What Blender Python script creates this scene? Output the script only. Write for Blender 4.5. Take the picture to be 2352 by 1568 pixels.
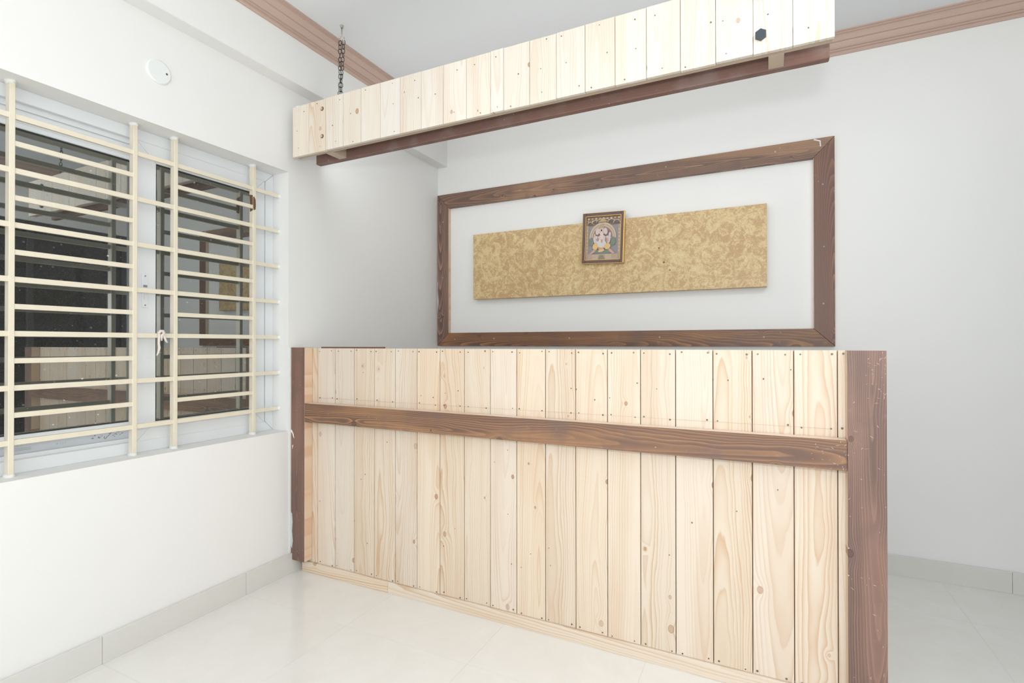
import bpy, bmesh, math, random
from mathutils import Vector, Matrix
random.seed(7)
for o in list(bpy.data.objects): bpy.data.objects.remove(o, do_unlink=True)
SC = bpy.context.scene; COL = SC.collection

# ------------------------------------------------------------------ camera
cam_d = bpy.data.cameras.new('camera'); cam = bpy.data.objects.new('camera', cam_d); COL.objects.link(cam)
cam_d.sensor_fit = 'HORIZONTAL'; cam_d.sensor_width = 36.0; cam_d.lens = 1191.4533/2352*36
cam_d.clip_start = 0.02
_y, _p, _r = (math.radians(v) for v in (26.1204, 0.2879, -0.0338))
fw = Vector((-math.sin(_y)*math.cos(_p), math.cos(_y)*math.cos(_p), math.sin(_p)))
rt = Vector((math.cos(_y), math.sin(_y), 0)); up = rt.cross(fw)
rt = (rt*math.cos(_r)+up*math.sin(_r)); up = rt.cross(fw)
CAMLOC = Vector((2.2521, -3.31, 1.2))
M = Matrix((rt, up, -fw)).transposed().to_4x4(); M.translation = CAMLOC
cam.matrix_world = M; SC.camera = cam

# ------------------------------------------------------------------ light
W = bpy.data.worlds.new('night'); SC.world = W; W.use_nodes = True
W.node_tree.nodes['Background'].inputs[0].default_value = (0.010, 0.012, 0.016, 1)
W.node_tree.nodes['Background'].inputs[1].default_value = 1.0
def lamp(name, kind, loc, energy, color=(1, 1, 1), rot=(0, 0, 0), **kw):
    d = bpy.data.lights.new(name, kind); d.energy = energy; d.color = color
    for k, v in kw.items(): setattr(d, k, v)
    o = bpy.data.objects.new(name, d); COL.objects.link(o); o.location = loc; o.rotation_euler = rot
    return o
ZC = 2.867; YF0 = -7.2
# the photographer's flash just above the camera; behind it an added fill lamp aimed at the ceiling
COOL = (0.955, 0.977, 1.0)
lamp('camera_flash', 'POINT', (2.31, -3.34, 1.47), 48, COOL, shadow_soft_size=0.06)
lamp('bounce_fill', 'AREA', (2.2, -4.6, 1.6), 21, COOL, rot=(math.pi, 0, 0), shape='SQUARE', size=0.6)
# added broad fill lamp, unseen, at the front end of the room
lamp('front_fill', 'AREA', (1.8, YF0+0.3, 1.3), 46, COOL, rot=(math.pi/2, 0, 0), shape='RECTANGLE', size=3.2, size_y=2.2)
# added fill panel on the ceiling near the right wall, outside the picture
FILL_PANELS = [(3.22, -1.9)]
for q in FILL_PANELS:
    lamp('panel_fill_light', 'AREA', (q[0], q[1], ZC-0.045), 10, COOL, shape='SQUARE', size=0.58)
# added fill strip hidden on the rear of the hanging pelmet, washing the wall behind the counter
lamp('pelmet_fill_light', 'AREA', (1.25, -1.205, 2.275), 3.7, COOL, rot=(math.radians(100), 0, 0), shape='RECTANGLE', size=2.3, size_y=0.05)
vs = SC.view_settings
vs.view_transform = 'Standard'; vs.look = 'None'; vs.exposure = -0.03; vs.gamma = 1.0; vs.use_curve_mapping = False

# ------------------------------------------------------------------ materials
def s2l(c):
    return tuple((v/255/12.92 if v/255 <= 0.04045 else ((v/255+0.055)/1.055)**2.4) for v in c)+(1,)
class NT:
    def __init__(s, name):
        s.m = bpy.data.materials.new(name); s.m.use_nodes = True; s.t = s.m.node_tree; s.t.nodes.clear()
        s.out = s.n('ShaderNodeOutputMaterial')
    def n(s, typ, **kw):
        x = s.t.nodes.new(typ)
        for k, v in kw.items(): setattr(x, k, v)
        return x
    def l(s, a, b): s.t.links.new(a, b)
    def put(s, v, sock):
        if hasattr(v, 'is_output'): s.l(v, sock)
        else: sock.default_value = v
    def math(s, op, a, b=None, c=None, clamp=False):
        x = s.n('ShaderNodeMath', operation=op, use_clamp=clamp)
        s.put(a, x.inputs[0])
        if b is not None: s.put(b, x.inputs[1])
        if c is not None: s.put(c, x.inputs[2])
        return x.outputs[0]
    def mix(s, f, a, b, blend='MIX'):
        x = s.n('ShaderNodeMix', data_type='RGBA', blend_type=blend)
        s.put(f, x.inputs[0]); s.put(a, x.inputs[6]); s.put(b, x.inputs[7]); return x.outputs[2]
    def xyz(s, a, b, c):
        x = s.n('ShaderNodeCombineXYZ')
        for v, k in zip((a, b, c), x.inputs): s.put(v, k)
        return x.outputs[0]
    def ramp(s, f, lo, hi):
        x = s.n('ShaderNodeMapRange', interpolation_type='SMOOTHSTEP'); x.clamp = True
        s.put(f, x.inputs[0]); x.inputs[1].default_value = lo; x.inputs[2].default_value = hi
        return x.outputs[0]
    def noise(s, vec, scale, detail=2, rough=0.5, dist=0.0):
        x = s.n('ShaderNodeTexNoise'); s.l(vec, x.inputs['Vector'])
        x.inputs['Scale'].default_value = scale; x.inputs['Detail'].default_value = detail
        x.inputs['Roughness'].default_value = rough; x.inputs['Distortion'].default_value = dist
        return x.outputs[0]
    def bsdf(s, col, rough=0.5, spec=0.5, metal=0.0, bump=None, bstr=0.2, bdist=0.002):
        b = s.n('ShaderNodeBsdfPrincipled')
        s.put(col, b.inputs['Base Color']); s.put(rough, b.inputs['Roughness'])
        b.inputs['Specular IOR Level'].default_value = spec; b.inputs['Metallic'].default_value = metal
        if bump is not None:
            bm = s.n('ShaderNodeBump'); bm.inputs['Strength'].default_value = bstr
            bm.inputs['Distance'].default_value = bdist; s.l(bump, bm.inputs['Height']); s.l(bm.outputs[0], b.inputs['Normal'])
        s.l(b.outputs[0], s.out.inputs[0]); return b

def plain(name, col, rough=0.5, spec=0.5, metal=0.0, var=0.03, vscale=6.0):
    t = NT(name); tc = t.n('ShaderNodeTexCoord')
    f = t.noise(tc.outputs['Object'], vscale, 3)
    c = s2l(col); d = tuple(v*(1-2*var) for v in c[:3])+(1,)
    t.bsdf(t.mix(f, d, c), rough, spec, metal); return t.m

def wood(name, light, dark, knot, axis='Z', ring=0.0085, contrast=0.5, rough=0.5, spec=0.3, stain=None, specks=0.0, knots=0.62, gate=0.0):
    """sliced growth rings with cathedral arches, knots and mottling; grain runs along a local axis"""
    t = NT(name); tc = t.n('ShaderNodeTexCoord'); oi = t.n('ShaderNodeObjectInfo')
    wn = t.n('ShaderNodeTexWhiteNoise', noise_dimensions='1D'); t.l(t.math('MULTIPLY', oi.outputs['Random'], 913.7), wn.inputs['W'])
    sp = t.n('ShaderNodeSeparateColor'); t.l(wn.outputs['Color'], sp.inputs[0]); r1, r2, r3 = sp.outputs
    sx = t.n('ShaderNodeSeparateXYZ'); t.l(tc.outputs['Object'], sx.inputs[0]); X, Y, Z = sx.outputs
    a, b, l = (X, Y, Z) if axis == 'Z' else (Z, Y, X)
    off = t.math('MULTIPLY', oi.outputs['Random'], 37.0)
    # knots
    vv = t.xyz(t.math('ADD', t.math('MULTIPLY', a, 7.0), off), t.math('ADD', t.math('MULTIPLY', l, 5.0), off), 0.0)
    vo = t.n('ShaderNodeTexVoronoi', voronoi_dimensions='2D', feature='F1'); t.l(vv, vo.inputs['Vector']); vo.inputs['Scale'].default_value = 1.0
    kd = vo.outputs['Distance']; ks = t.n('ShaderNodeSeparateColor'); t.l(vo.outputs['Color'], ks.inputs[0])
    has = t.math('GREATER_THAN', ks.outputs[0], knots)
    rad = t.math('MULTIPLY_ADD', t.math('POWER', ks.outputs[1], 2.0), 0.055, 0.022)
    kn = t.math('DIVIDE', kd, rad)
    swell = t.math('MULTIPLY', t.math('EXPONENT', t.math('MULTIPLY', t.math('MULTIPLY', kn, kn), -0.12)), has)
    # rings
    nv = t.xyz(t.math('MULTIPLY', a, 3.0), off, t.math('ADD', t.math('MULTIPLY', l, 0.9), off))
    n1 = t.math('SUBTRACT', t.noise(nv, 2.0, 3), 0.5)
    nf = t.math('SUBTRACT', t.noise(t.xyz(t.math('MULTIPLY', a, 20), off, t.math('MULTIPLY_ADD', l, 5, off)), 2.0, 3), 0.5)
    aa = t.math('ADD', t.math('SUBTRACT', a, t.math('MULTIPLY', t.math('SUBTRACT', r1, 0.5), 0.13)), t.math('MULTIPLY', n1, 0.06))
    tilt = t.math('MULTIPLY', t.math('SUBTRACT', r2, 0.5), 0.13)
    bb = t.math('ADD', t.math('MULTIPLY_ADD', l, tilt, t.math('MULTIPLY_ADD', r3, 0.05, 0.012)), t.math('MULTIPLY', n1, 0.035))
    rr = t.math('SQRT', t.math('ADD', t.math('MULTIPLY', aa, aa), t.math('MULTIPLY', bb, bb)))
    rr = t.math('ADD', rr, t.math('MULTIPLY', swell, 0.012)); rr = t.math('ADD', rr, t.math('MULTIPLY', nf, 0.0022))
    fr = t.math('FRACT', t.math('DIVIDE', rr, ring))
    lw = t.math('MULTIPLY', t.math('POWER', fr, 2.2), t.math('SUBTRACT', 1.0, t.ramp(fr, 0.9, 1.0)))
    band = t.noise(t.xyz(t.math('MULTIPLY', rr, 60), off, t.math('MULTIPLY', l, 0.4)), 1.0, 2)
    fib = t.noise(t.xyz(t.math('MULTIPLY', a, 260), t.math('MULTIPLY', b, 60), t.math('MULTIPLY_ADD', l, 5, off)), 1.0, 2)
    con = t.math('MULTIPLY', t.math('MAXIMUM', t.ramp(band, 0.3, 0.72), gate), t.math('MULTIPLY_ADD', r3, 0.7, 0.65))
    f = t.math('MULTIPLY', t.math('MULTIPLY', lw, con), contrast*2.2, clamp=True)
    f = t.math('ADD', f, t.math('MULTIPLY', t.math('SUBTRACT', fib, 0.5), 0.16*contrast), clamp=True)
    col = t.mix(f, s2l(light), s2l(dark))
    tone = t.noise(t.xyz(t.math('MULTIPLY_ADD', a, 9, off), off, t.math('MULTIPLY_ADD', l, 1.1, off)), 1.0, 2)
    col = t.mix(t.math('MULTIPLY', t.ramp(tone, 0.48, 0.66), 0.55*contrast), col, s2l(dark))
    # per board tone
    hv = t.n('ShaderNodeHueSaturation'); t.l(col, hv.inputs['Color']); t.l(t.math('MULTIPLY_ADD', r1, 0.07, 0.955), hv.inputs['Value'])
    t.l(t.math('MULTIPLY_ADD', r2, 0.3, 0.85), hv.inputs['Saturation']); col = hv.outputs[0]
    if stain:
        bl = t.noise(tc.outputs['Object'], 7.0, 4, 0.6)
        col = t.mix(t.math('MULTIPLY', t.ramp(bl, 0.48, 0.72), 0.55), col, s2l(stain))
    kc = t.mix(t.ramp(kn, 0.72, 0.98), s2l(knot), tuple(v*0.66 for v in s2l(knot)[:3])+(1,))
    kf = t.math('MULTIPLY', t.math('SUBTRACT', 1.0, t.ramp(kn, 0.95, 1.25)), has)
    col = t.mix(t.math('MULTIPLY', kf, t.math('MULTIPLY_ADD', ks.outputs[2], 0.5, 0.4)), col, kc)
    if specks:
        v2 = t.n('ShaderNodeTexVoronoi'); t.l(tc.outputs['Object'], v2.inputs['Vector']); v2.inputs['Scale'].default_value = 42
        s2 = t.n('ShaderNodeSeparateColor'); t.l(v2.outputs['Color'], s2.inputs[0])
        sf = t.math('MULTIPLY', t.math('LESS_THAN', v2.outputs['Distance'], 0.085), t.math('GREATER_THAN', s2.outputs[0], 1-specks))
        sn = t.noise(tc.outputs['Object'], 30.0, 4, 0.7)
        col = t.mix(t.math('MULTIPLY', sf, 0.75), col, s2l((214, 203, 194)))
        dustn = t.ramp(t.noise(tc.outputs['Object'], 16.0, 6, 0.75), 0.6, 0.78)
        col = t.mix(t.math('MULTIPLY', dustn, 0.3), col, s2l((176, 160, 152)))
    t.bsdf(col, rough, spec, bump=t.math('ADD', fib, t.math('MULTIPLY', lw, 0.5)), bstr=0.12, bdist=0.0006)
    return t.m

PINE = dict(light=(228, 214, 196), dark=(206, 170, 133), knot=(184, 142, 112))
m_pine = wood('pine_plank', axis='Z', contrast=0.45, **PINE)
m_pine_x = wood('pine_board_lengthwise', axis='X', contrast=0.5, **PINE)
m_fascia = wood('whitewood_plank', (238, 230, 218), (222, 194, 164), (194, 156, 124), axis='Z', contrast=0.42)
m_red = wood('raw_pine_edge', (232, 206, 178), (214, 164, 124), (180, 124, 92), axis='Z', ring=0.006, contrast=0.5)
m_redx = wood('raw_pine_edge_lengthwise', (240, 222, 206), (224, 190, 160), (180, 124, 90), axis='X', contrast=0.4)
ST = dict(light=(112, 87, 76), dark=(186, 142, 104), knot=(98, 76, 68), ring=0.0085, contrast=0.8, gate=0.5, rough=0.42, spec=0.45, stain=(112, 92, 86))
m_stain_z = wood('stained_wood_upright', axis='Z', specks=0.10, **{**ST, 'light': (108, 84, 76), 'dark': (166, 126, 106), 'ring': 0.0062, 'contrast': 0.7})
m_stain_x = wood('stained_wood_lengthwise', axis='X', specks=0.05, **ST)
m_beam = wood('dusty_stained_beam', (126, 98, 90), (148, 112, 96), (98, 78, 70), axis='X', ring=0.009, contrast=0.5, rough=0.6, gate=0.4, stain=(156, 138, 132), specks=0.12)
m_tan = plain('tan_batten', (206, 186, 164), 0.6, var=0.08, vscale=9)
m_wall = plain('warm_white_paint', (243, 243, 241), 0.55, 0.3, var=0.008, vscale=1.2)
m_ceil = plain('ceiling_paint', (242, 245, 247), 0.7, 0.2, var=0.006, vscale=1.0)
m_cornice = plain('brown_cornice_paint', (204, 178, 164), 0.45, 0.4, var=0.03, vscale=14)
m_grout = plain('grout', (206, 204, 198), 0.8)
m_upvc = plain('white_upvc', (234, 238, 240), 0.3, 0.5, var=0.01)
m_film = plain('protective_film', (206, 213, 220), 0.22, 0.6, var=0.05, vscale=20)
m_seal = plain('dark_rubber_seal', (52, 54, 54), 0.6)
m_cream = plain('cream_enamel', (240, 231, 210), 0.35, 0.5, var=0.05, vscale=24)
m_plaster = plain('plaster_dab', (238, 238, 234), 0.8)
m_rust = plain('rust', (132, 98, 72), 0.9, var=0.25, vscale=120)
m_black = plain('black_marker', (46, 46, 50), 0.6)
m_faint = plain('faint_print', (146, 150, 156), 0.6)
m_chain = plain('dark_steel', (70, 72, 72), 0.35, 0.6, metal=0.7)
m_zinc = plain('zinc_plated', (196, 192, 176), 0.3, 0.6, metal=0.75)
m_bolt = plain('blued_steel', (74, 82, 90), 0.35, 0.6, metal=0.5)
m_screw = plain('screw_head', (120, 108, 92), 0.5, 0.5, metal=0.3)
m_hole = plain('drilled_hole', (120, 88, 62), 0.8)
m_groove = plain('joint_backing', (150, 112, 72), 0.9)
m_brownstrip = plain('brown_strip', (128, 92, 80), 0.6)
m_twine = plain('cotton_twine', (236, 226, 216), 0.9, var=0.06, vscale=150)
m_cover = plain('white_plastic', (240, 243, 242), 0.4, 0.5, var=0.005)
m_paint = plain('paint_smear', (206, 214, 216), 0.7, var=0.08, vscale=60)
m_pframe = plain('picture_frame_brown', (104, 80, 78), 0.35, 0.5, var=0.06, vscale=30)
m_gold = plain('gilt_bead', (226, 184, 92), 0.3, 0.6, metal=0.35)
m_alu = plain('dark_aluminium', (62, 62, 64), 0.4, 0.5)
m_led = NT('led_diffuser'); e = m_led.n('ShaderNodeEmission'); e.inputs[1].default_value = 6; m_led.l(e.outputs[0], m_led.out.inputs[0]); m_led = m_led.m

def tile_mat():
    t = NT('polished_vitrified_tile'); tc = t.n('ShaderNodeTexCoord'); oi = t.n('ShaderNodeObjectInfo')
    va = t.n('ShaderNodeVectorMath', operation='ADD'); t.l(tc.outputs['Object'], va.inputs[0])
    t.l(t.xyz(t.math('MULTIPLY', oi.outputs['Random'], 31), 0.0, 0.0), va.inputs[1])
    f = t.noise(va.outputs[0], 5.0, 6, 0.65, 1.2)
    sp = t.ramp(t.noise(va.outputs[0], 120.0, 2), 0.62, 0.75)
    c = t.mix(t.ramp(f, 0.3, 0.7), s2l((237, 235, 230)), s2l((240, 239, 235)))
    c = t.mix(t.math('MULTIPLY', sp, 0.12), c, s2l((196, 190, 178)))
    t.bsdf(c, 0.12, 0.45); return t.m
m_tile = tile_mat()
def skirt_mat():
    t = NT('skirting_tile'); tc = t.n('ShaderNodeTexCoord')
    f = t.noise(tc.outputs['Object'], 9.0, 5, 0.6)
    t.bsdf(t.mix(f, s2l((220, 219, 214)), s2l((226, 225, 220))), 0.25, 0.4); return t.m
m_skirt = skirt_mat()
def gold_mat():
    t = NT('gold_swirl_laminate'); tc = t.n('ShaderNodeTexCoord'); v = tc.outputs['Object']
    a = t.noise(v, 11.0, 8, 0.68, 2.2); b = t.noise(v, 34.0, 6, 0.65, 2.6); w = t.noise(v, 3.0, 2)
    f = t.math('ADD', t.math('MULTIPLY', a, 0.6), t.math('MULTIPLY', b, 0.4))
    f = t.math('ADD', f, t.math('MULTIPLY', t.math('SUBTRACT', w, 0.5), 0.12))
    c = t.mix(t.ramp(f, 0.44, 0.56), s2l((198, 164, 120)), s2l((224, 200, 148)))
    c = t.mix(t.ramp(f, 0.55, 0.68), c, s2l((233, 216, 176)))
    vein = t.math('SUBTRACT', 1.0, t.ramp(t.math('ABSOLUTE', t.math('SUBTRACT', b, 0.5)), 0.0, 0.018))
    c = t.mix(t.math('MULTIPLY', vein, 0.35), c, s2l((160, 124, 84)))
    t.bsdf(c, 0.35, 0.4, 0.0, bump=b, bstr=0.1, bdist=0.001); return t.m
m_goldpanel = gold_mat()
def glass_mat(name, refl, dust):
    t = NT(name); tc = t.n('ShaderNodeTexCoord'); v = tc.outputs['Object']
    tr = t.n('ShaderNodeBsdfTransparent'); tr.inputs[0].default_value = (0.42, 0.46, 0.45, 1)
    gl = t.n('ShaderNodeBsdfGlossy'); gl.inputs['Roughness'].default_value = 0.0; gl.inputs['Color'].default_value = (0.97, 1.0, 0.99, 1)
    m1 = t.n('ShaderNodeMixShader'); m1.inputs[0].default_value = refl; t.l(tr.outputs[0], m1.inputs[1]); t.l(gl.outputs[0], m1.inputs[2])
    df = t.n('ShaderNodeBsdfDiffuse'); df.inputs[0].default_value = s2l((232, 232, 228))
    vo = t.n('ShaderNodeTexVoronoi'); t.l(v, vo.inputs['Vector']); vo.inputs['Scale'].default_value = 34
    sc = t.n('ShaderNodeSeparateColor'); t.l(vo.outputs['Color'], sc.inputs[0])
    s1 = t.math('MULTIPLY', t.math('LESS_THAN', vo.outputs['Distance'], t.math('MULTIPLY_ADD', sc.outputs[1], 0.11, 0.04)), t.math('GREATER_THAN', sc.outputs[0], 0.72))
    v2 = t.n('ShaderNodeTexVoronoi'); t.l(v, v2.inputs['Vector']); v2.inputs['Scale'].default_value = 160
    sc2 = t.n('ShaderNodeSeparateColor'); t.l(v2.outputs['Color'], sc2.inputs[0])
    s2 = t.math('MULTIPLY', t.math('MULTIPLY', t.math('LESS_THAN', v2.outputs['Distance'], 0.22), t.math('GREATER_THAN', sc2.outputs[0], 0.72)), 0.28)
    mo = t.math('MULTIPLY', t.noise(v, 300.0, 2), dust)
    f = t.math('MAXIMUM', t.math('MULTIPLY', s1, 0.85), t.math('MAXIMUM', s2, mo))
    m2 = t.n('ShaderNodeMixShader'); t.l(f, m2.inputs[0]); t.l(m1.outputs[0], m2.inputs[1]); t.l(df.outputs[0], m2.inputs[2])
    t.l(m2.outputs[0], t.out.inputs[0]); return t.m
m_glass = glass_mat('dusty_tinted_glass', 0.30, 0.085)
def dark_glass():
    t = NT('dark_shopfront_glass'); t.bsdf((0.006, 0.007, 0.008, 1), 0.03, 0.5); return t.m
m_dglass = dark_glass()

# ------------------------------------------------------------------ helpers
def tag(o, label=None, cat=None, group=None, kind=None):
    if label: o['label'] = label
    if cat: o['category'] = cat
    if group: o['group'] = group
    if kind: o['kind'] = kind
    return o
def empty(name, loc):
    o = bpy.data.objects.new(name, None); COL.objects.link(o); o.location = loc; o.empty_display_size = 0.05; return o
def wloc(o):
    v = Vector(o.location)
    while o.parent: o = o.parent; v += Vector(o.location)
    return v
def link(name, me, loc, parent=None):
    o = bpy.data.objects.new(name, me); COL.objects.link(o)
    if parent is not None:
        o.parent = parent; o.location = Vector(loc)-wloc(parent)
    else: o.location = loc
    return o
def mesh_of(name, bm, mats, smooth=False):
    me = bpy.data.meshes.new(name); bm.normal_update(); bm.to_mesh(me); bm.free()
    for m in (mats if isinstance(mats, (list, tuple)) else [mats]): me.materials.append(m)
    if smooth: me.polygons.foreach_set('use_smooth', [True]*len(me.polygons))
    return me
def bm_box(bm, x0, x1, y0, y1, z0, z1, mi=0):
    vs_ = [bm.verts.new(c) for c in ((x0, y0, z0), (x1, y0, z0), (x1, y1, z0), (x0, y1, z0), (x0, y0, z1), (x1, y0, z1), (x1, y1, z1), (x0, y1, z1))]
    fs = []
    for q in ((3, 2, 1, 0), (4, 5, 6, 7), (0, 1, 5, 4), (1, 2, 6, 5), (2, 3, 7, 6), (3, 0, 4, 7)):
        f = bm.faces.new([vs_[i] for i in q]); f.material_index = mi; fs.append(f)
    return fs
FACE = {'-z': 0, '+z': 1, '-y': 2, '+x': 3, '+y': 4, '-x': 5}
def box(name, x0, x1, y0, y1, z0, z1, mat, parent=None, bevel=0.0, faces=None, seg=1):
    cx, cy, cz = (x0+x1)/2, (y0+y1)/2, (z0+z1)/2
    bm = bmesh.new(); fs = bm_box(bm, x0-cx, x1-cx, y0-cy, y1-cy, z0-cz, z1-cz)
    mats = [mat]
    if faces:
        for k, m in faces.items():
            if m not in mats: mats.append(m)
            fs[FACE[k]].material_index = mats.index(m)
    if bevel: bmesh.ops.bevel(bm, geom=list(bm.edges), offset=bevel, segments=seg, profile=0.5, affect='EDGES')
    return link(name, mesh_of(name, bm, mats), (cx, cy, cz), parent)
def prism(name, pts, axis, a0, a1, mat, parent=None, org=None, mats=None, mifn=None):
    """closed outline pts extruded along an axis; pts are the two other coordinates in xyz order"""
    def P(p, a): return {'x': (a, p[0], p[1]), 'y': (p[0], a, p[1]), 'z': (p[0], p[1], a)}[axis]
    A = [P(p, a0 if not callable(a0) else a0(p)) for p in pts]; B = [P(p, a1 if not callable(a1) else a1(p)) for p in pts]
    if org is None:
        al = A+B; org = tuple((min(v[i] for v in al)+max(v[i] for v in al))/2 for i in range(3))
    bm = bmesh.new(); o_ = Vector(org)
    va = [bm.verts.new(Vector(v)-o_) for v in A]; vb = [bm.verts.new(Vector(v)-o_) for v in B]
    n = len(pts); bm.faces.new(va); bm.faces.new(list(reversed(vb)))
    for i in range(n): bm.faces.new((va[i], vb[i], vb[(i+1) % n], va[(i+1) % n]))
    bmesh.ops.recalc_face_normals(bm, faces=list(bm.faces))
    if mifn:
        bm.normal_update()
        for f in bm.faces: f.material_index = mifn(f.normal)
    return link(name, mesh_of(name, bm, mats or mat), org, parent)
def bm_tube(bm, path, r, n=8, closed=False, mi=0):
    path = [Vector(p) for p in path]; rings = []; m = len(path); prev = None
    for i, p in enumerate(path):
        if closed: d = path[(i+1) % m]-path[i-1]
        else: d = path[min(i+1, m-1)]-path[max(i-1, 0)]
        d.normalize()
        u = prev - d*prev.dot(d) if prev is not None else d.orthogonal()
        if u.length < 1e-6: u = d.orthogonal()
        u.normalize(); prev = u; w = d.cross(u)
        rr = r[i] if isinstance(r, (list, tuple)) else r
        rings.append([bm.verts.new(p+(u*math.cos(2*math.pi*k/n)+w*math.sin(2*math.pi*k/n))*rr) for k in range(n)])
    for i in range(m if closed else m-1):
        a, b = rings[i], rings[(i+1) % m]
        for k in range(n): f = bm.faces.new((a[k], a[(k+1) % n], b[(k+1) % n], b[k])); f.material_index = mi
    if not closed:
        bm.faces.new(list(reversed(rings[0]))); bm.faces.new(rings[-1])
def tube(name, path, r, mat, parent=None, n=8, closed=False):
    org = Vector(path[0]); bm = bmesh.new(); bm_tube(bm, [Vector(p)-org for p in path], r, n, closed)
    bmesh.ops.recalc_face_normals(bm, faces=list(bm.faces))
    return link(name, mesh_of(name, bm, mat, True), org, parent)
def bm_cyl(bm, c, axis, r, h, n=16, mi=0, r2=None):
    """cylinder from point c along axis ('x','y','z', signed by h)"""
    r2 = r if r2 is None else r2; ax = 'xyz'.index(axis); o1, o2 = [(1, 2), (2, 0), (0, 1)][ax]
    A, B = [], []
    for k in range(n):
        t = 2*math.pi*k/n
        for L, off, q in ((A, 0, r), (B, h, r2)):
            v = list(c); v[ax] += off; v[o1] += q*math.cos(t); v[o2] += q*math.sin(t); L.append(bm.verts.new(v))
    fs = [bm.faces.new(A), bm.faces.new(B)]+[bm.faces.new((A[k], A[(k+1) % n], B[(k+1) % n], B[k])) for k in range(n)]
    for f in fs: f.material_index = mi
def cyl(name, c, axis, r, h, mat, parent=None, n=16, r2=None):
    bm = bmesh.new(); bm_cyl(bm, (0, 0, 0), axis, r, h, n, 0, r2); bmesh.ops.recalc_face_normals(bm, faces=list(bm.faces))
    return link(name, mesh_of(name, bm, mat), c, parent)

# ------------------------------------------------------------------ the room
XR, YF = 3.62, YF0        # right wall, wall behind the camera
WY0, WY1, WZ0, WZ1 = -3.17, -1.383, 0.746, 2.105   # window opening
T = 0.22
fl = box('floor', -T, XR+T, YF-T, T, -0.08, -0.0005, m_grout); tag(fl, 'white polished tile floor of the room', kind='structure')
xs = [0.0, 0.04]+[0.04+0.6*k for k in range(1, 7)]; xs = [x for x in xs if x < XR]+[XR]
ys = [0.0]; k = 0
while -0.434-0.6*k > YF: ys.append(-0.434-0.6*k); k += 1
ys.append(YF)
tile_cache = {}
for i in range(len(xs)-1):
    for j in range(len(ys)-1):
        w, d = xs[i+1]-xs[i], ys[j]-ys[j+1]; key = (round(w, 4), round(d, 4))
        if key not in tile_cache:
            bm = bmesh.new(); bm_box(bm, -w/2+0.0004, w/2-0.0004, -d/2+0.0004, d/2-0.0004, -0.010, 0.0)
            tile_cache[key] = mesh_of('tile', bm, m_tile)
        link('tile', tile_cache[key], ((xs[i]+xs[i+1])/2, (ys[j]+ys[j+1])/2, 0.0), fl)
tag(box('ceiling', -T, XR+T, YF-T, T, ZC, ZC+0.12, m_ceil), 'plain pale grey painted ceiling', kind='structure')
# left wall with the window hole
bm = bmesh.new()
for y0, y1, z0, z1 in ((YF, WY0, 0, ZC), (WY1, 0, 0, ZC), (WY0, WY1, 0, WZ0), (WY0, WY1, WZ1, ZC)):
    bm_box(bm, -T, 0, y0, y1, z0, z1)
bmesh.ops.remove_doubles(bm, verts=list(bm.verts), dist=1e-5)
tag(link('wall_left', mesh_of('wall_left', bm, m_wall), (0, 0, 0)), 'white painted wall with the barred window', kind='structure')
tag(box('wall_back', -T, XR+T, 0, T, 0, ZC, m_wall), 'white painted wall behind the reception counter', kind='structure')
tag(box('wall_front', -T, XR+T, YF-T, YF, 0, ZC, m_wall), 'white wall behind the camera', kind='structure')
bm = bmesh.new(); RY0, RY1, RZ = -1.75, -0.10, 2.36
for y0, y1, z0, z1 in ((YF, RY0, 0, ZC), (RY1, 0, 0, ZC), (RY0, RY1, RZ, ZC)): bm_box(bm, XR, XR+T, y0, y1, z0, z1)
tag(link('wall_right', mesh_of('wall_right', bm, m_wall), (0, 0, 0)), 'white wall with a wide dark glazed opening', kind='structure')
BX, BZ = 0.0833, 2.5416
tag(box('ceiling_beam', 0, BX, YF, 0, BZ, ZC, m_wall), 'shallow white beam running along the top of the window wall', kind='structure')
# cornice
CP = [(0, -.099), (.007, -.099), (.012, -.093), (.012, -.086), (.0105, -.0845), (.0105, -.083), (.018, -.081), (.018, -.075), (.0165, -.0735), (.0165, -.072), (.024, -.070), (.031, -.063), (.038, -.053),
      (.042, -.046), (.040, -.0445), (.040, -.043), (.046, -.041), (.052, -.033), (.058, -.025), (.064, -.019), (.0625, -.0175), (.0625, -.016), (.069, -.014), (.069, -.008), (.078, -.006), (.078, 0), (0, 0)]
tag(prism('trim_1', [(BX+d, ZC+z) for d, z in CP], 'y', YF, lambda p: -(p[0]-BX), m_cornice), 'brown moulded cornice along the beam of the window wall', kind='structure')
tag(prism('trim_2', [(-d, ZC+z) for d, z in CP], 'x', lambda p: BX-p[0], XR, m_cornice), 'brown moulded cornice along the back wall', kind='structure')
tag(prism('trim_3', [(XR-d, ZC+z) for d, z in CP], 'y', YF, lambda p: -(XR-p[0]), m_cornice), 'brown moulded cornice above the glazed opening', kind='structure')
# skirting tiles
def skirting(name, label, axis, a0, a1, joints):
    js = [a0]+sorted(j for j in joints if a0 < j < a1)+[a1]
    b = box(name, *((0, 0.006, a0, a1) if axis == 'y' else (a0, a1, -0.006, 0)), 0, 0.100, m_grout)
    tag(b, label, kind='structure')
    for u, v in zip(js[:-1], js[1:]):
        if axis == 'y': box('tile', 0.0058, 0.012, u+.0006, v-.0006, 0.0, 0.1032, m_skirt, b, 0.0008)
        else: box('tile', u+.0006, v-.0006, -0.012, -0.0058, 0.0, 0.1032, m_skirt, b, 0.0008)
skirting('baseboard_left', 'pale grey tile skirting along the window wall', 'y', YF, -0.012, [-1.634-0.6*k for k in range(-2, 9)])
skirting('baseboard_back', 'pale grey tile skirting along the back wall', 'x', 0.012, XR, [0.31+0.6*k for k in range(6)])
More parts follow.
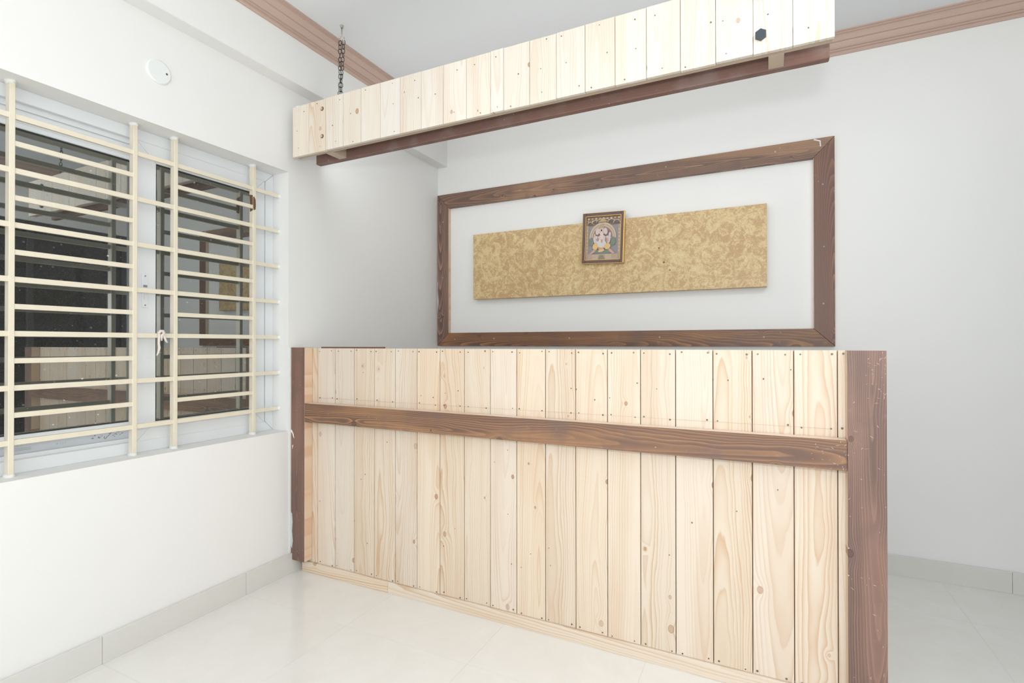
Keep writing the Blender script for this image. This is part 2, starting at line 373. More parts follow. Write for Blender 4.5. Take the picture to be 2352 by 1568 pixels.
# dark shopfront glazing in the right wall
w2 = empty('window_2', (XR+0.05, (RY0+RY1)/2, 0)); tag(w2, 'dark glazed shopfront opening in the right wall', kind='structure')
NP = 2
for k in range(NP+1):
    y = RY0+(RY1-RY0)*k/NP; s = 0.05
    yy = min(max(y, RY0+s/2), RY1-s/2); box('mullion', XR+.03, XR+.09, yy-s/2, yy+s/2, 0, RZ, m_alu, w2, 0.002)
box('head', XR+.031, XR+.089, RY0, RY1, RZ-0.05, RZ, m_alu, w2); box('threshold', XR+.031, XR+.089, RY0, RY1, 0, 0.05, m_alu, w2)
for k in range(NP):
    y0 = RY0+(RY1-RY0)*k/NP+.025; y1 = RY0+(RY1-RY0)*(k+1)/NP-.025
    box('pane', XR+.056, XR+.064, y0, y1, 0.05, RZ-.05, m_dglass, w2)
# housing of the added fill panel, out of view
for k, q in enumerate(FILL_PANELS):
    o = empty('fill_panel', (q[0], q[1], ZC)); tag(o, 'added square white fill panel on the ceiling near the right wall in front of the counter', 'ceiling light')
    box('housing', q[0]-.31, q[0]+.31, q[1]-.31, q[1]+.31, ZC-.03, ZC, m_upvc, o, .004)

# ------------------------------------------------------------------ window_1
w1 = empty('window_1', (-0.15, (WY0+WY1)/2, WZ0)); tag(w1, 'white sliding window behind a cream security grille', kind='structure')
FX0, FX1 = -0.205, -0.115
def mitre_ring(name, y0, y1, z0, z1, w, x0, x1, mat, parent, bot=None):
    """four mitred frame members, each its own mesh"""
    wb = bot or w
    pr = {'stile_r': [(y1, z0), (y1, z1), (y1-w, z1-w), (y1-w, z0+wb)], 'stile_l': [(y0, z0), (y0+w, z0+wb), (y0+w, z1-w), (y0, z1)],
          'rail_t': [(y0, z1), (y0+w, z1-w), (y1-w, z1-w), (y1, z1)], 'rail_b': [(y0, z0), (y1, z0), (y1-w, z0+wb), (y0+w, z0+wb)]}
    for k, pts in pr.items():
        c = (sum(p[0] for p in pts)/4, sum(p[1] for p in pts)/4)
        pts2 = [(c[0]+(p[0]-c[0])*0.9992, c[1]+(p[1]-c[1])*0.9992) for p in pts]
        o = prism(name, pts2, 'x', x0, x1, mat, parent)
        bv = o.modifiers.new('bevel', 'BEVEL'); bv.width = 0.0016; bv.segments = 1; bv.limit_method = 'ANGLE'
mitre_ring('frame_member', WY0, WY1, WZ0, WZ1, 0.047, FX0, FX1, m_upvc, w1)
# track lip behind the frame head and sill
box('track', -0.142, -0.138, WY0+.047, WY1-.047, WZ0+.047, WZ0+.062, m_upvc, w1); box('track', -0.142, -0.138, WY0+.047, WY1-.047, WZ1-.066, WZ1-.047, m_upvc, w1)
# right sash (room side)
SY0, SY1, SZ0, SZ1 = -2.052, -1.432, 0.790, 2.060
s1 = empty('sliding_sash', (-0.13, (SY0+SY1)/2, SZ0)); s1.parent = w1; s1.location = Vector((-0.13, (SY0+SY1)/2, SZ0))-wloc(w1)
def sash(par, y0, y1, z0, z1, w, x0, x1, gx):
    mitre_ring('sash_member', y0, y1, z0, z1, w, x0, x1, m_upvc, par)
    box('glazing_seal', gx-.004, gx+.004, y0+w-.002, y1-w+.002, z0+w-.002, z0+w+.004, m_seal, par)
    box('glazing_seal', gx-.004, gx+.004, y0+w-.002, y1-w+.002, z1-w-.006, z1-w+.002, m_seal, par)
    box('glazing_seal', gx-.004, gx+.004, y0+w-.002, y0+w+.005, z0+w+.004, z1-w-.006, m_seal, par)
    box('glazing_seal', gx-.004, gx+.004, y1-w-.005, y1-w+.002, z0+w+.004, z1-w-.006, m_seal, par)
    box('pane', gx-.002, gx+.002, y0+w-.004, y1-w+.004, z0+w-.004, z1-w+.004, m_glass, par)
sash(s1, SY0, SY1, SZ0, SZ1, 0.078, -0.137, -0.119, -0.128)
LY0, LY1 = -3.13, -1.965
s2 = empty('sliding_sash', (-0.16, (LY0+LY1)/2, SZ0)); s2.parent = w1; s2.location = Vector((-0.16, (LY0+LY1)/2, SZ0))-wloc(w1)
sash(s2, LY0, LY1, 0.798, 2.052, 0.078, -0.166, -0.146, -0.157)
# latch on the room-side sash: plate, recess and two screws in one mesh
bm = bmesh.new(); bm_box(bm, -.002, .002, -.0125, .0125, -.073, .073)
bmesh.ops.bevel(bm, geom=list(bm.edges), offset=.0018, segments=1, affect='EDGES')
bm_box(bm, .002, .0024, -.008, .008, .014, .024, 1); bm_box(bm, .002, .0055, -.006, .006, -.035, .012, 0)
for z in (.062, -.062): bm_cyl(bm, (.002, 0, z), 'x', .0035, .0008, 10, 1)
bmesh.ops.recalc_face_normals(bm, faces=list(bm.faces))
link('latch', mesh_of('latch', bm, [m_upvc, m_faint]), (-0.117, -2.019, 1.428), s1)
# protective film strip on the far sash, with faint print and marker scribble
FXs = -0.1455
film = box('film_strip', FXs, FXs+.0004, LY0+.08, LY1-.085, 0.806, 0.853, m_film, s2)
def strokes(name, lines, x, r, mat, parent):
    """pen strokes on the plane x, given as (y,z) polylines"""
    bm = bmesh.new(); org = Vector((x, lines[0][0][0], lines[0][0][1]))
    for ln in lines:
        for (ya, za), (yb, zb) in zip(ln[:-1], ln[1:]):
            a = Vector((x, ya, za))-org; b = Vector((x, yb, zb))-org; d = b-a
            if d.length < 1e-6: continue
            d.normalize(); nn = Vector((0, -d.z, d.y))*r; e = d*r*.6
            vsx = [bm.verts.new(q) for q in (a-e-nn, b+e-nn, b+e+nn, a-e+nn)]; f = bm.faces.new(vsx)
            ex = bmesh.ops.extrude_face_region(bm, geom=[f]); bmesh.ops.translate(bm, verts=[g for g in ex['geom'] if isinstance(g, bmesh.types.BMVert)], vec=(0.0002, 0, 0))
    bmesh.ops.recalc_face_normals(bm, faces=list(bm.faces))
    return link(name, mesh_of(name, bm, mat), org, parent)
# scribble laid out in units of the zoomed note (u to the right, v up), 0.113 m long
def note(pts): return [(-2.196+(u-290)/1000*0.108, 0.8245+(v)/1000*0.108*1.0) for u, v in pts]
scr = [[(255, 15), (300, 45), (325, 30), (300, 10)], [(345, 110), (375, 130), (390, 105)], [(460, 20), (500, 60), (505, 5), (560, 40)], [(580, 60), (605, 85)],
       [(690, 45), (670, 5), (680, -40), (720, -50), (745, -15), (760, 20), (800, 50), (845, 80)], [(820, 125), (870, 130), (925, 165)], [(870, 120), (850, 90)],
       [(950, 20), (975, 60)], [(1010, 75), (1060, 90), (1085, 60), (1070, 50)], [(1085, 160), (1110, 145)], [(1130, 150), (1160, 140)], [(1010, -20), (1020, 5)],
       [(1175, 25), (1215, 35)], [(1235, 60), (1270, 70), (1300, 95)]]
strokes('marker_writing', [note(p) for p in scr], FXs+.0006, 0.0007, m_black, s2)
fy = -2.432
prt = []
for dy, w in ((0.006, .003), (0.016, .003), (.118, .008), (.131, .003), (.139, .003), (.147, .003)):
    z = 0.838 if dy < .05 else 0.825
    prt.append([(fy+dy, z), (fy+dy+w, z)]); prt.append([(fy+dy, z+.004), (fy+dy+w, z+.004)])
for z in (0.829, 0.825, 0.821): prt.append([(fy, z), (fy+.045, z)])
strokes('printed_marks', prt, FXs+.0006, 0.0005, m_faint, s2)

# ------------------------------------------------------------------ security grille
g = empty('security_grille', (-0.075, (WY0+WY1)/2, WZ0))
tag(g, 'cream painted steel security grille fixed inside the window opening', 'window grille')
VB = [-3.02, -2.633, -2.472, -2.086, -1.923, -1.536]
vb_me = None
for y in VB:
    if vb_me is None:
        o = box('vertical_bar', -0.092, -0.062, y-.008, y+.008, WZ0, WZ1, m_cream, g, .0012); vb_me = o.data
    else: link('vertical_bar', vb_me, (-0.077, y, (WZ0+WZ1)/2), g)
    for z, s in ((WZ0, 1), (WZ1, -1)):
        bm = bmesh.new(); bmesh.ops.create_icosphere(bm, subdivisions=2, radius=1)
        for v in bm.verts: v.co = Vector((v.co.x*.021, v.co.y*.014, v.co.z*.011))*(1+.25*random.random())
        link('plaster_dab', mesh_of('plaster_dab', bm, m_plaster, True), (-0.077, y, z+s*.002), g)
ZM = [0.863+0.187*k for k in range(7)]
hb = None
for z in ZM:
    if hb is None:
        o = box('horizontal_bar', -0.078, -0.066, WY0, WY1, z-.0095, z+.0095, m_cream, g, .001); hb = o.data
    else: link('horizontal_bar', hb, (-0.072, (WY0+WY1)/2, z), g)
    bm = bmesh.new(); bmesh.ops.create_icosphere(bm, subdivisions=2, radius=1)
    for v in bm.verts: v.co = Vector((v.co.x*.010, v.co.y*.010, v.co.z*.011))*(1+.3*random.random())
    link('plaster_dab', mesh_of('plaster_dab', bm, m_plaster, True), (-0.071, WY1, z), g)
for a, b in ((VB[0], VB[1]), (VB[2], VB[3]), (VB[4], VB[5])):
    me = None
    for k in range(6):
        z = ZM[k]+0.0935
        if me is None:
            o = box('short_bar', -0.0765, -0.0645, a, b, z-.009, z+.009, m_cream, g, .001); me = o.data
        else: link('short_bar', me, (-0.0705, (a+b)/2, z), g)
# rust streak on the bar next to the reveal
pts = [(-.0088, .03), (-.004, .034), (.004, .02), (.006, -.01), (.004, -.03), (-.006, -.036), (-.0085, -.02)]
tag(prism('rust_patch', [(-1.536+a, 1.910+b) for a, b in pts], 'x', -0.0619, -0.0608, m_rust, g), 'bare rusty patch where the paint has flaked')
prism('rust_patch', [(-0.090, 1.955), (-.066, 1.95), (-.064, 1.875), (-.085, 1.868)], 'y', -1.5446, -1.5440, m_rust, g)
# twine tied over a bar
tw = empty('twine', (-0.07, -1.985, 1.247)); tag(tw, 'short white cotton twine knotted over a middle grille bar', 'string')
tube('strand', [(-0.076, -1.992, 1.25), (-0.063, -1.993, 1.252), (-0.059, -1.994, 1.235), (-0.060, -1.995, 1.205), (-0.061, -1.992, 1.185), (-0.060, -1.997, 1.165), (-0.060, -2.003, 1.152)], [.004, .0055, .005, .0042, .005, .004, .0025], m_twine, tw)
tube('strand', [(-0.076, -1.978, 1.25), (-0.063, -1.977, 1.251), (-0.059, -1.974, 1.232), (-0.058, -1.967, 1.215), (-0.060, -1.960, 1.207)], [.004, .0055, .005, .0045, .003], m_twine, tw)
tube('knot', [(-0.060, -1.997, 1.245), (-0.057, -1.990, 1.257), (-0.057, -1.981, 1.257), (-0.058, -1.975, 1.246), (-0.057, -1.985, 1.238), (-.057, -1.985, 1.215)], [.0045, .006, .0065, .006, .005, .003], m_twine, tw)

# round blank cover plate on the wall above the window
cv = empty('cover_plate', (0, -2.033, 2.325)); tag(cv, 'round white blank cover plate high on the wall above the window', 'wall plate')
bm = bmesh.new(); bm_cyl(bm, (0, 0, 0), 'x', .049, .004, 40); bm_cyl(bm, (.004, 0, 0), 'x', .049, .003, 40, 0, .044); bmesh.ops.recalc_face_normals(bm, faces=list(bm.faces))
link('disc', mesh_of('disc', bm, m_cover), (0, -2.033, 2.325), cv)
cyl('screw', (.0065, -2.004, 2.327), 'x', .0045, .0012, m_screw, cv, 12)

# ------------------------------------------------------------------ reception counter
ct = empty('reception_counter', (1.29, -1.32, 0)); tag(ct, 'pale pine plank reception counter with dark stained posts and rail', 'counter')
J = [0.06, 0.138, 0.261, 0.388, 0.518, 0.648, 0.776, 0.905, 1.035, 1.168, 1.296, 1.428, 1.56, 1.691, 1.82, 1.949, 2.079, 2.207, 2.335, 2.461, 2.55]
ZT = 1.179; PF = -1.315
for a, b in zip(J[:-1], J[1:]):
    d = random.uniform(-.0008, .0008)
    box('plank', a+.0014, b-.0014, PF+d, PF+.02, 0.054, ZT, m_pine, ct, .0013)
box('backing_board', 0.05, 2.55, PF+.0195, PF+.028, 0.054, ZT-.004, m_groove, ct)
box('top_plate', 0.02, 2.56, PF+.028, PF+.085, ZT-.045, ZT-.0005, m_pine_x, ct, .001)
for x in (0.05, 0.66, 1.29, 1.92, 2.53): box('stud', x-.025, x+.025, PF+.028, PF+.085, 0.0, ZT-.045, m_pine, ct, .001)
box('top_strip', 0.10, 0.52, PF+.06, PF+.082, ZT-.001, ZT+.007, m_brownstrip, ct, .001)
post = [box('post', 0.002, 0.1005, -1.3675, PF-.0005, 0.070, 1.183, m_stain_z, ct, .0008, {'+x': m_red, '-x': m_red, '+z': m_red}),
        box('post', 2.482, 2.5845, -1.3675, PF-.0005, 0.070, 1.179, m_stain_z, ct, .0008, {'-x': m_red, '+z': m_redx})]
box('rail', 0.1015, 2.4812, -1.367, PF-.0012, 0.797, 0.894, m_stain_x, ct, .0012, {'+z': m_redx})
box('base_board', 0.036, 0.6095, -1.3235, PF+.02, 0.0, 0.0535, m_pine_x, ct, .001)
box('base_board', 0.6103, 2.5845, -1.3235, PF+.02, 0.0, 0.0535, m_pine_x, ct, .001)
# filler strip between post and window wall, smears of wall paint on the post
box('filler_strip', 0.0001, 0.004, -1.377, -1.3676, 0.104, 1.183, m_plaster, ct)
def smear(name, outline, y, mat, parent, t=.0006):
    return prism(name, outline, 'y', y-t, y, mat, parent)
smear('paint_smear', [(.003, .32), (.012, .31), (.016, .27), (.012, .22), (.018, .17), (.012, .13), (.003, .14)], -1.3675, m_paint, ct)
smear('paint_smear', [(.004, .752), (.012, .747), (.022, .730), (.027, .707), (.021, .712), (.012, .733), (.004, .738)], -1.3675, m_plaster, ct)
smear('paint_smear', [(.012, .668), (.020, .674), (.014, .650)], -1.3675, m_plaster, ct)
def slivers(name, n, x0, x1, z0, z1, y, parent, lmax=.016):
    bm = bmesh.new(); org = Vector(((x0+x1)/2, y, (z0+z1)/2)); rnd = random.Random(5)
    for _ in range(n):
        c = Vector((rnd.uniform(x0, x1), y, rnd.uniform(z0, z1)))-org; t = rnd.uniform(0, math.pi); L = rnd.uniform(.003, lmax)/2; w = rnd.uniform(.0004, .0011)
        d = Vector((math.cos(t), 0, math.sin(t))); nn = Vector((-d.z, 0, d.x))
        f = bm.faces.new([bm.verts.new(c+d*L*a+nn*w*b) for a, b in ((-1, 0), (0, -1), (1, 0), (0, 1))])
        ex = bmesh.ops.extrude_face_region(bm, geom=[f]); bmesh.ops.translate(bm, verts=[q for q in ex['geom'] if isinstance(q, bmesh.types.BMVert)], vec=(0, -.0003, 0))
    bmesh.ops.recalc_face_normals(bm, faces=list(bm.faces))
    return tag(link(name, mesh_of(name, bm, m_scuff), org, parent), kind='stuff')
m_scuff = plain('bare_scuff', (196, 176, 164), .7)
slivers('scuffs', 34, 2.485, 2.582, .15, 1.175, -1.3675, ct); slivers('scuffs', 26, 2.53, 2.582, 1.03, 1.176, -1.3675, ct, .012); slivers('scuffs', 26, 2.38, 2.478, .80, .89, -1.367, ct, .012); slivers('scuffs', 40, .006, .097, .1, 1.17, -1.3675, ct, .006)
# screws along three rows: too small to tell apart singly
def dots(name, pts, y, r, mat, parent, h=.0007):
    bm = bmesh.new(); org = Vector((pts[0][0], y, pts[0][1]))
    for x, z in pts: bm_cyl(bm, Vector((x, y, z))-org, 'y', r*random.uniform(.7, 1.15), -h, 8)
    bmesh.ops.recalc_face_normals(bm, faces=list(bm.faces))
    return tag(link(name, mesh_of(name, bm, mat), org, parent), kind='stuff')
pts = []
for a, b in zip(J[1:-1], J[2:]):
    for z in (1.166, 0.922, 0.064):
        for x in (a+.018, b-.02):
            if z == 0.922 and random.random() < .25: continue
            pts.append((x+random.uniform(-.006, .006), z+random.uniform(-.004, .004)))
dots('screw_heads', pts, PF-.0004, .0034, m_screw, ct)
pts = [(.9+random.uniform(-.75, 1.5), random.choice([random.uniform(.2, .75), random.uniform(.95, 1.12)])) for _ in range(34)]
dots('nail_holes', pts, PF-.0004, .0024, m_hole, ct)
prism('pencil_line', [(0.13, .9195), (2.44, .9205), (2.44, .9211), (.13, .9201)], 'y', PF-.0011, PF-.0009, plain('pencil', (186, 170, 150), .9), ct)

# ------------------------------------------------------------------ hanging fascia
fa = empty('hanging_fascia', (1.25, -1.31, 2.17)); tag(fa, 'hanging pelmet of pale pine planks on chains above the counter', 'pelmet')
FJ = [0.049, 0.164, 0.279, 0.396, 0.509, 0.626, 0.743, 0.861, 0.979, 1.097, 1.216, 1.277, 1.395, 1.511, 1.629, 1.746, 1.862, 1.981, 2.098, 2.215, 2.332, 2.449]
FB, FT, FY = 2.168, 2.427, -1.4
for i, (a, b) in enumerate(zip(FJ[:-1], FJ[1:])):
    dz = random.uniform(-.0012, .0012)
    box('plank', a+.0008, b-.0008, FY+random.uniform(-.0006, .0006), FY+.016, FB+dz, FT+dz, m_fascia, fa, .001)
box('backing_rail', 0.055, 2.445, FY+.0165, FY+.045, FB+.004, FB+.05, m_tan, fa, .001)
box('backing_rail', 0.055, 2.445, FY+.0165, FY+.045, FT-.05, FT-.004, m_tan, fa, .001)
box('back_beam', 0.068, 2.448, -1.262, -1.228, FB+.002, FB+.135, m_beam, fa, .003)
box('fill_strip_housing', 0.10, 2.40, -1.2275, -1.210, 2.262, 2.290, m_upvc, fa, .001)  # housing for the added fill strip, unseen behind the beam
for x in (0.262, 2.285): box('cross_batten', x-.024, x+.024, FY+.045, -1.262, FB+.004, FB+.052, m_tan, fa, .001)
def hexbolt(x, z):
    o = cyl('bolt', (x, FY-.0012, z), 'y', .0185, -.011, m_bolt, fa, 6)
    bm = bmesh.new(); bm_cyl(bm, (0, 0, 0), 'y', .0150, -.002, 24); bmesh.ops.recalc_face_normals(bm, faces=list(bm.faces))
    link('washer', mesh_of('washer', bm, m_bolt), (x, FY-.0002, z), o)
hexbolt(2.238, 2.225); hexbolt(2.238, 2.365)
for z in (2.379, 2.241):
    o = cyl('plugged_hole', (0.257, FY-.0002, z), 'y', .0105, -.0012, m_hole, fa, 20)
    cyl('plug', (0.254, FY-.0012, z+.001), 'y', .007, -.0008, m_tan, o, 16)
pts = []
for a, b in zip(FJ[:-1], FJ[1:]):
    for z in (2.195, 2.30, 2.395):
        if random.random() < .75: pts.append((random.uniform(a+.015, b-.015), z+random.uniform(-.02, .02)))
dots('nail_heads', pts, FY-.0006, .0026, m_screw, fa)

prism('paint_drip', [(.070, 2.4275), (.100, 2.4275), (.093, 2.416), (.090, 2.392), (.0875, 2.392), (.086, 2.418), (.078, 2.421)], 'y', FY-.0016, FY-.0008, m_plaster, fa)

# ------------------------------------------------------------------ chains and ceiling hooks
def link_mesh():
    bm = bmesh.new(); L, Wd = .0155-.003, .0075
    path = [(Wd*math.cos(t), 0, L-Wd+Wd*math.sin(t)) for t in [math.pi*k/6 for k in range(7)]]+[(Wd*math.cos(t), 0, -(L-Wd)+Wd*math.sin(t)) for t in [math.pi+math.pi*k/6 for k in range(7)]]
    bm_tube(bm, path, .0017, 6, True); bmesh.ops.recalc_face_normals(bm, faces=list(bm.faces))
    return mesh_of('chain_link', bm, m_chain, True)
LM = link_mesh()
for hx, lab in ((0.263, 'at the window end'), (2.262, 'at the free end')):
    hy = -1.273
    h = empty('ceiling_hook', (hx, hy, ZC)); tag(h, 'zinc screw hook in the ceiling holding the pelmet chain '+lab, 'hook', 'pelmet hooks')
    cyl('anchor', (hx, hy, ZC), 'z', .009, -.014, m_zinc, h, 14, .007)
    pth = [(hx, hy, ZC-.01), (hx, hy, ZC-.045)]
    for k in range(13):
        t = math.radians(100+k*22); pth.append((hx+.017*math.cos(t)*1.0, hy, ZC-.070+.017*math.sin(t)))
    tube('hook', pth, .0034, m_zinc, h, 8)
    c = empty('chain', (hx, hy, ZC-.085)); tag(c, 'doubled dark steel chain hanging the pelmet '+lab, 'chain', 'pelmet chains')
    n = 24
    for s in (-1, 1):
        for k in range(n):
            z = ZC-.092-k*.0225; f = abs(1-2*((k/n*1.6+(0 if s < 0 else .05)) % 1)); wob = s*.010*max(.25, abs(math.cos(k*.16)))
            o = link('link', LM, (hx+wob, hy-.0008*k+s*.002, z), c)
            o.rotation_euler = (random.uniform(-.12, .12), random.uniform(-.12, .12), (math.pi/2 if k % 2 else 0)+random.uniform(-.5, .5)+.4)

# ------------------------------------------------------------------ frame of stained boards on the back wall
wf = empty('wall_frame', (1.3, -0.015, 1.187)); tag(wf, 'large dark stained mitred wood frame fixed to the back wall', 'wall frame')
X0, X1, Z0, Z1, tp, bt, sd = 0.014, 2.587, 1.187, 2.325, .105, .097, .101
def fboard(pts, stain, edge, ax):
    c = (sum(p[0] for p in pts)/4, sum(p[1] for p in pts)/4)
    q = [(c[0]+(p[0]-c[0])*.9993, c[1]+(p[1]-c[1])*.9993) for p in pts]
    o = prism('frame_board', q, 'y', -.030, -.0005, stain, wf, mats=[stain, edge], mifn=lambda n: 1 if (abs(n.y) < .5 and abs(n.x if ax == 'z' else n.z) > .9) else 0)
    bv = o.modifiers.new('bevel', 'BEVEL'); bv.width = .0012; bv.segments = 1; bv.limit_method = 'ANGLE'
    return o
fboard([(X0, Z1), (X0+sd, Z1-tp), (X1-sd, Z1-tp), (X1, Z1)], m_stain_x, m_stain_x, 'x')
fboard([(X0, Z0), (X1, Z0), (X1-sd, Z0+bt), (X0+sd, Z0+bt)], m_stain_x, m_stain_x, 'x')
fboard([(X0, Z0), (X0+sd, Z0+bt), (X0+sd, Z1-tp), (X0, Z1)], m_stain_z, m_red, 'z')
fboard([(X1, Z0), (X1, Z1), (X1-sd, Z1-tp), (X1-sd, Z0+bt)], m_stain_z, m_redx, 'z')
pts = [(.065, 2.12), (.062, 1.70), (.066, 1.42), (.17, 1.235), (.50, 1.24), (1.07, 1.24), (1.66, 1.243), (2.24, 1.24), (2.53, 2.07), (2.535, 1.73), (2.532, 1.42), (2.3, 2.285), (1.7, 2.29)]
dots('filler_spots', pts, -.0302, .0048, plain('screw_filler', (186, 172, 164), .7), wf)
prism('split', [(2.487, 2.318), (2.516, 2.306), (2.518, 2.278), (2.523, 2.278), (2.521, 2.310), (2.492, 2.323)], 'y', -.0308, -.0301, m_plaster, wf)
prism('paint_smear', [(.0145, 1.68), (.020, 1.66), (.017, 1.60), (.024, 1.53), (.018, 1.46), (.0145, 1.42)], 'y', -.0307, -.0301, m_paint, wf)

# gold laminate panel and the framed print
gp = box('decor_panel', 0.340, 2.256, -0.050, -0.0005, 1.524, 1.994, m_goldpanel, None, .0012)
tag(gp, 'long mottled gold laminate panel mounted inside the stained frame', 'wall panel')
dots('nail_holes', [(1.66, 1.79), (1.725, 1.65), (1.69, 1.70)], -.0502, .006, m_hole, gp)

pf = empty('framed_print', (1.307, -0.051, 1.718)); tag(pf, 'small brown framed devotional print of a seated deity on the gold panel', 'picture')
PW, PH = .274, .326
pf.rotation_euler = (0, math.radians(2.0), 0)
def pbox(name, x0, x1, y0, y1, z0, z1, mat, bevel=0.0):
    cx, cy, cz = (x0+x1)/2, (y0+y1)/2, (z0+z1)/2
    bm = bmesh.new(); bm_box(bm, x0-cx, x1-cx, y0-cy, y1-cy, z0-cz, z1-cz)
    if bevel: bmesh.ops.bevel(bm, geom=list(bm.edges), offset=bevel, segments=1, affect='EDGES')
    o = bpy.data.objects.new(name, mesh_of(name, bm, mat)); COL.objects.link(o); o.parent = pf; o.location = (cx, cy, cz); return o
bw = .024; h2 = PW/2
for nm, x0, x1, z0, z1 in (('moulding', -h2, -h2+bw, 0, PH), ('moulding', h2-bw, h2, 0, PH), ('moulding', -h2+bw, h2-bw, PH-bw, PH), ('moulding', -h2+bw, h2-bw, 0, bw)):
    pbox(nm, x0, x1, -.022, 0, z0, z1, m_pframe, .002)
gb = .003
for x0, x1, z0, z1 in ((-h2+bw-gb, -h2+bw, bw-gb, PH-bw+gb), (h2-bw, h2-bw+gb, bw-gb, PH-bw+gb), (-h2+bw, h2-bw, PH-bw, PH-bw+gb), (-h2+bw, h2-bw, bw-gb, bw)):
    pbox('inner_bead', x0, x1, -.0235, -.020, z0, z1, m_gold)
for x0, x1, z0, z1 in ((-h2-.001, -h2+.001, 0, PH), (h2-.005, h2+.002, 0, PH), (-h2, h2, PH-.001, PH+.001), (-h2, h2, -.001, .0015)):
    pbox('outer_bead', x0, x1, -.0225, -.010, z0, z1, m_gold)
pbox('backing', -h2+.004, h2-.004, -.010, -.001, .004, PH-.004, m_brownstrip)
# print: flat coloured shapes, 0..1 across the picture area, stacked by fractions of a millimetre
AW, AH = PW-2*bw, PH-2*bw; bm = bmesh.new(); pm = []; layer = [0]
def pcol(c):
    for i, (k, m) in enumerate(pm):
        if k == c: return i
    pm.append((c, plain('print_colour', c, .4, .4, var=.12, vscale=180))); return len(pm)-1
def shape(pts, c, same=False):
    if not same: layer[0] += 1
    y = -.012-layer[0]*.00012
    f = bm.faces.new([bm.verts.new(((u-.5)*AW, y, bw+v*AH)) for u, v in pts]); f.material_index = pcol(c)
def ell(cu, cv_, ru, rv, c, n=22, a0=0, a1=360, rot=0):
    P = []
    for k in range(n+(1 if a1-a0 < 360 else 0)):
        t = math.radians(a0+(a1-a0)*k/n); x, y = ru*math.cos(t), rv*math.sin(t); r_ = math.radians(rot)
        P.append((cu+x*math.cos(r_)-y*math.sin(r_), cv_+x*math.sin(r_)+y*math.cos(r_)))
    shape(P, c)
GREY, TAN, CREAM, DK, PINK, ORG, GRN, RED, SKIN = (158, 152, 154), (192, 168, 146), (214, 198, 170), (116, 102, 96), (226, 172, 162), (234, 198, 132), (132, 144, 126), (198, 134, 112), (226, 208, 204)
shape([(0, 0), (1, 0), (1, 1), (0, 1)], GREY)
shape([(0, .78), (1, .80), (1, 1), (0, 1)], (142, 112, 90))
for k in range(9): ell(.06+.11*k, .955, .035, .022, TAN if k % 2 else CREAM, 10)
for k in range(7): ell(.04+.15*k, .90, .03, .02, CREAM if k % 2 else TAN, 8)
for cu, w_, cv2 in ((.12, .09, .81), (.27, .10, .84), (.5, .20, .87), (.73, .10, .85), (.88, .09, .83)):
    ell(cu, cv2, w_+.015, .085, CREAM, 18, 0, 180); ell(cu, cv2, w_, .07, DK, 18, 0, 180)
shape([(0, 0), (.07, 0), (.07, .8), (0, .8)], TAN); shape([(.93, 0), (1, 0), (1, .8), (.93, .8)], TAN)
for k in range(7): ell(.035, .2+.08*k, .02, .018, CREAM, 8); ell(.965, .2+.08*k, .02, .018, CREAM, 8)
ell(.49, .52, .385, .34, CREAM, 30, -5, 185); ell(.49, .52, .35, .305, TAN, 30, -5, 185); ell(.49, .52, .315, .27, CREAM, 30, -5, 185); ell(.49, .52, .29, .245, (170, 128, 122), 30, -5, 185); ell(.49, .52, .25, .20, (130, 118, 118), 30, -5, 185)
shape([(.34, .87), (.64, .875), (.50, .945), (.47, .945)], (196, 180, 130)); shape([(.42, .845), (.56, .85), (.60, .87), (.38, .865)], RED)
ell(.385, .82, .03, .025, CREAM, 12); ell(.56, .825, .03, .025, CREAM, 12)
ell(.17, .42, .07, .10, GRN); ell(.80, .42, .07, .10, GRN)
shape([(.05, .0), (.95, .0), (.95, .13), (.05, .13)], TAN)
for k in range(4): shape([(.20, .02+.028*k), (.38, .02+.028*k), (.38, .035+.028*k), (.20, .035+.028*k)], CREAM); shape([(.58, .02+.028*k), (.76, .02+.028*k), (.76, .035+.028*k), (.58, .035+.028*k)], CREAM)
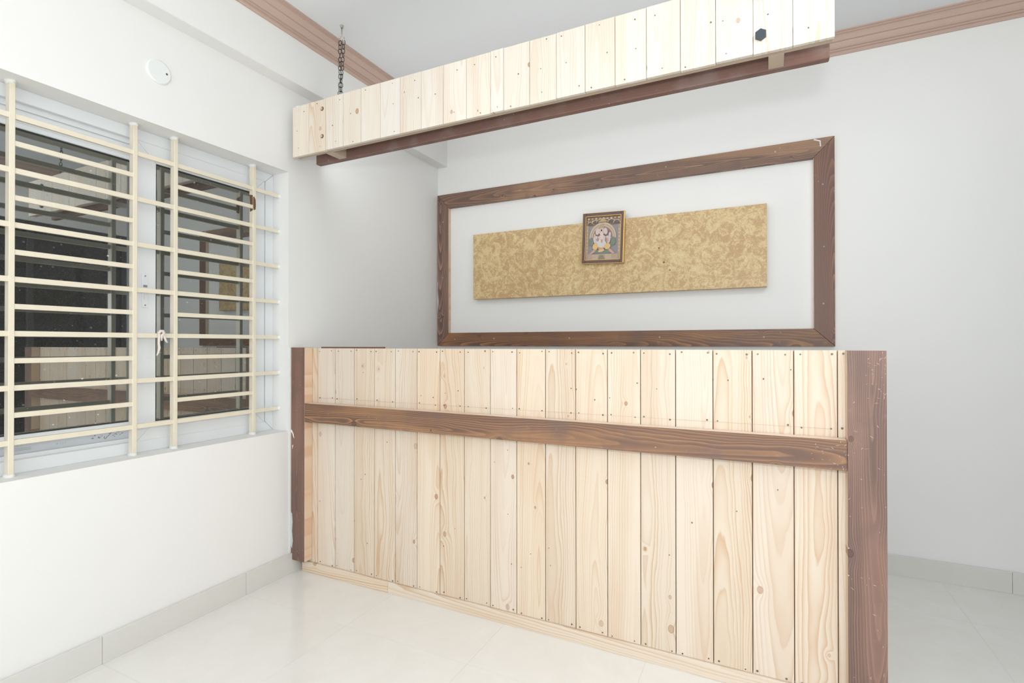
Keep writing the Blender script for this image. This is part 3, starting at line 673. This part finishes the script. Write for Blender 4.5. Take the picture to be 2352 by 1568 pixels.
shape([(.36, 0), (.58, 0), (.52, .10), (.42, .10)], (150, 140, 120))
ell(.48, .18, .34, .05, GRN); shape([(.10, .13), (.18, .13), (.34, .235), (.26, .245)], PINK); shape([(.86, .14), (.78, .13), (.64, .235), (.72, .245)], PINK)
ell(.47, .42, .155, .15, SKIN); ell(.27, .45, .04, .10, SKIN, 16, rot=18); ell(.26, .55, .028, .055, CREAM, 12); ell(.34, .50, .07, .035, SKIN, 14, rot=-35); ell(.68, .45, .04, .10, SKIN, 16, rot=-18); ell(.70, .57, .035, .055, SKIN, 12); ell(.61, .50, .07, .035, SKIN, 14, rot=35); ell(.64, .45, .03, .05, PINK, 12); ell(.36, .43, .02, .09, (150, 130, 126), 12); ell(.59, .43, .02, .09, (150, 130, 126), 12)
ell(.46, .36, .14, .10, (222, 220, 222)); ell(.345, .65, .065, .085, (214, 176, 170), 16, rot=-18); ell(.575, .65, .065, .085, (214, 176, 170), 16, rot=18); ell(.345, .65, .05, .07, SKIN, 16, rot=-18); ell(.575, .65, .05, .07, SKIN, 16, rot=18); ell(.46, .655, .085, .075, (228, 200, 192))
shape([(.38, .72), (.54, .72), (.50, .80), (.46, .83), (.42, .80)], (190, 172, 140))
shape([(.41, .64), (.51, .64), (.53, .50), (.52, .40), (.47, .37), (.44, .42), (.43, .52)], (238, 214, 204)); shape([(.45, .46), (.50, .46), (.49, .38), (.46, .39)], (218, 150, 110))
ell(.43, .63, .008, .01, DK, 8); ell(.50, .63, .008, .01, DK, 8); ell(.46, .672, .02, .022, (40, 34, 34), 12)
ell(.29, .30, .08, .075, ORG); ell(.64, .30, .09, .07, ORG, 20, rot=10)
shape([(.36, .30), (.40, .22), (.46, .19), (.52, .22), (.57, .29), (.46, .27)], (226, 168, 116)); ell(.46, .20, .07, .03, ORG, 14)
ell(.41, .19, .03, .02, SKIN, 10); ell(.53, .215, .025, .02, SKIN, 10)
me = mesh_of('print', bm, [m for k, m in pm]); o = bpy.data.objects.new('print', me); COL.objects.link(o); o.parent = pf
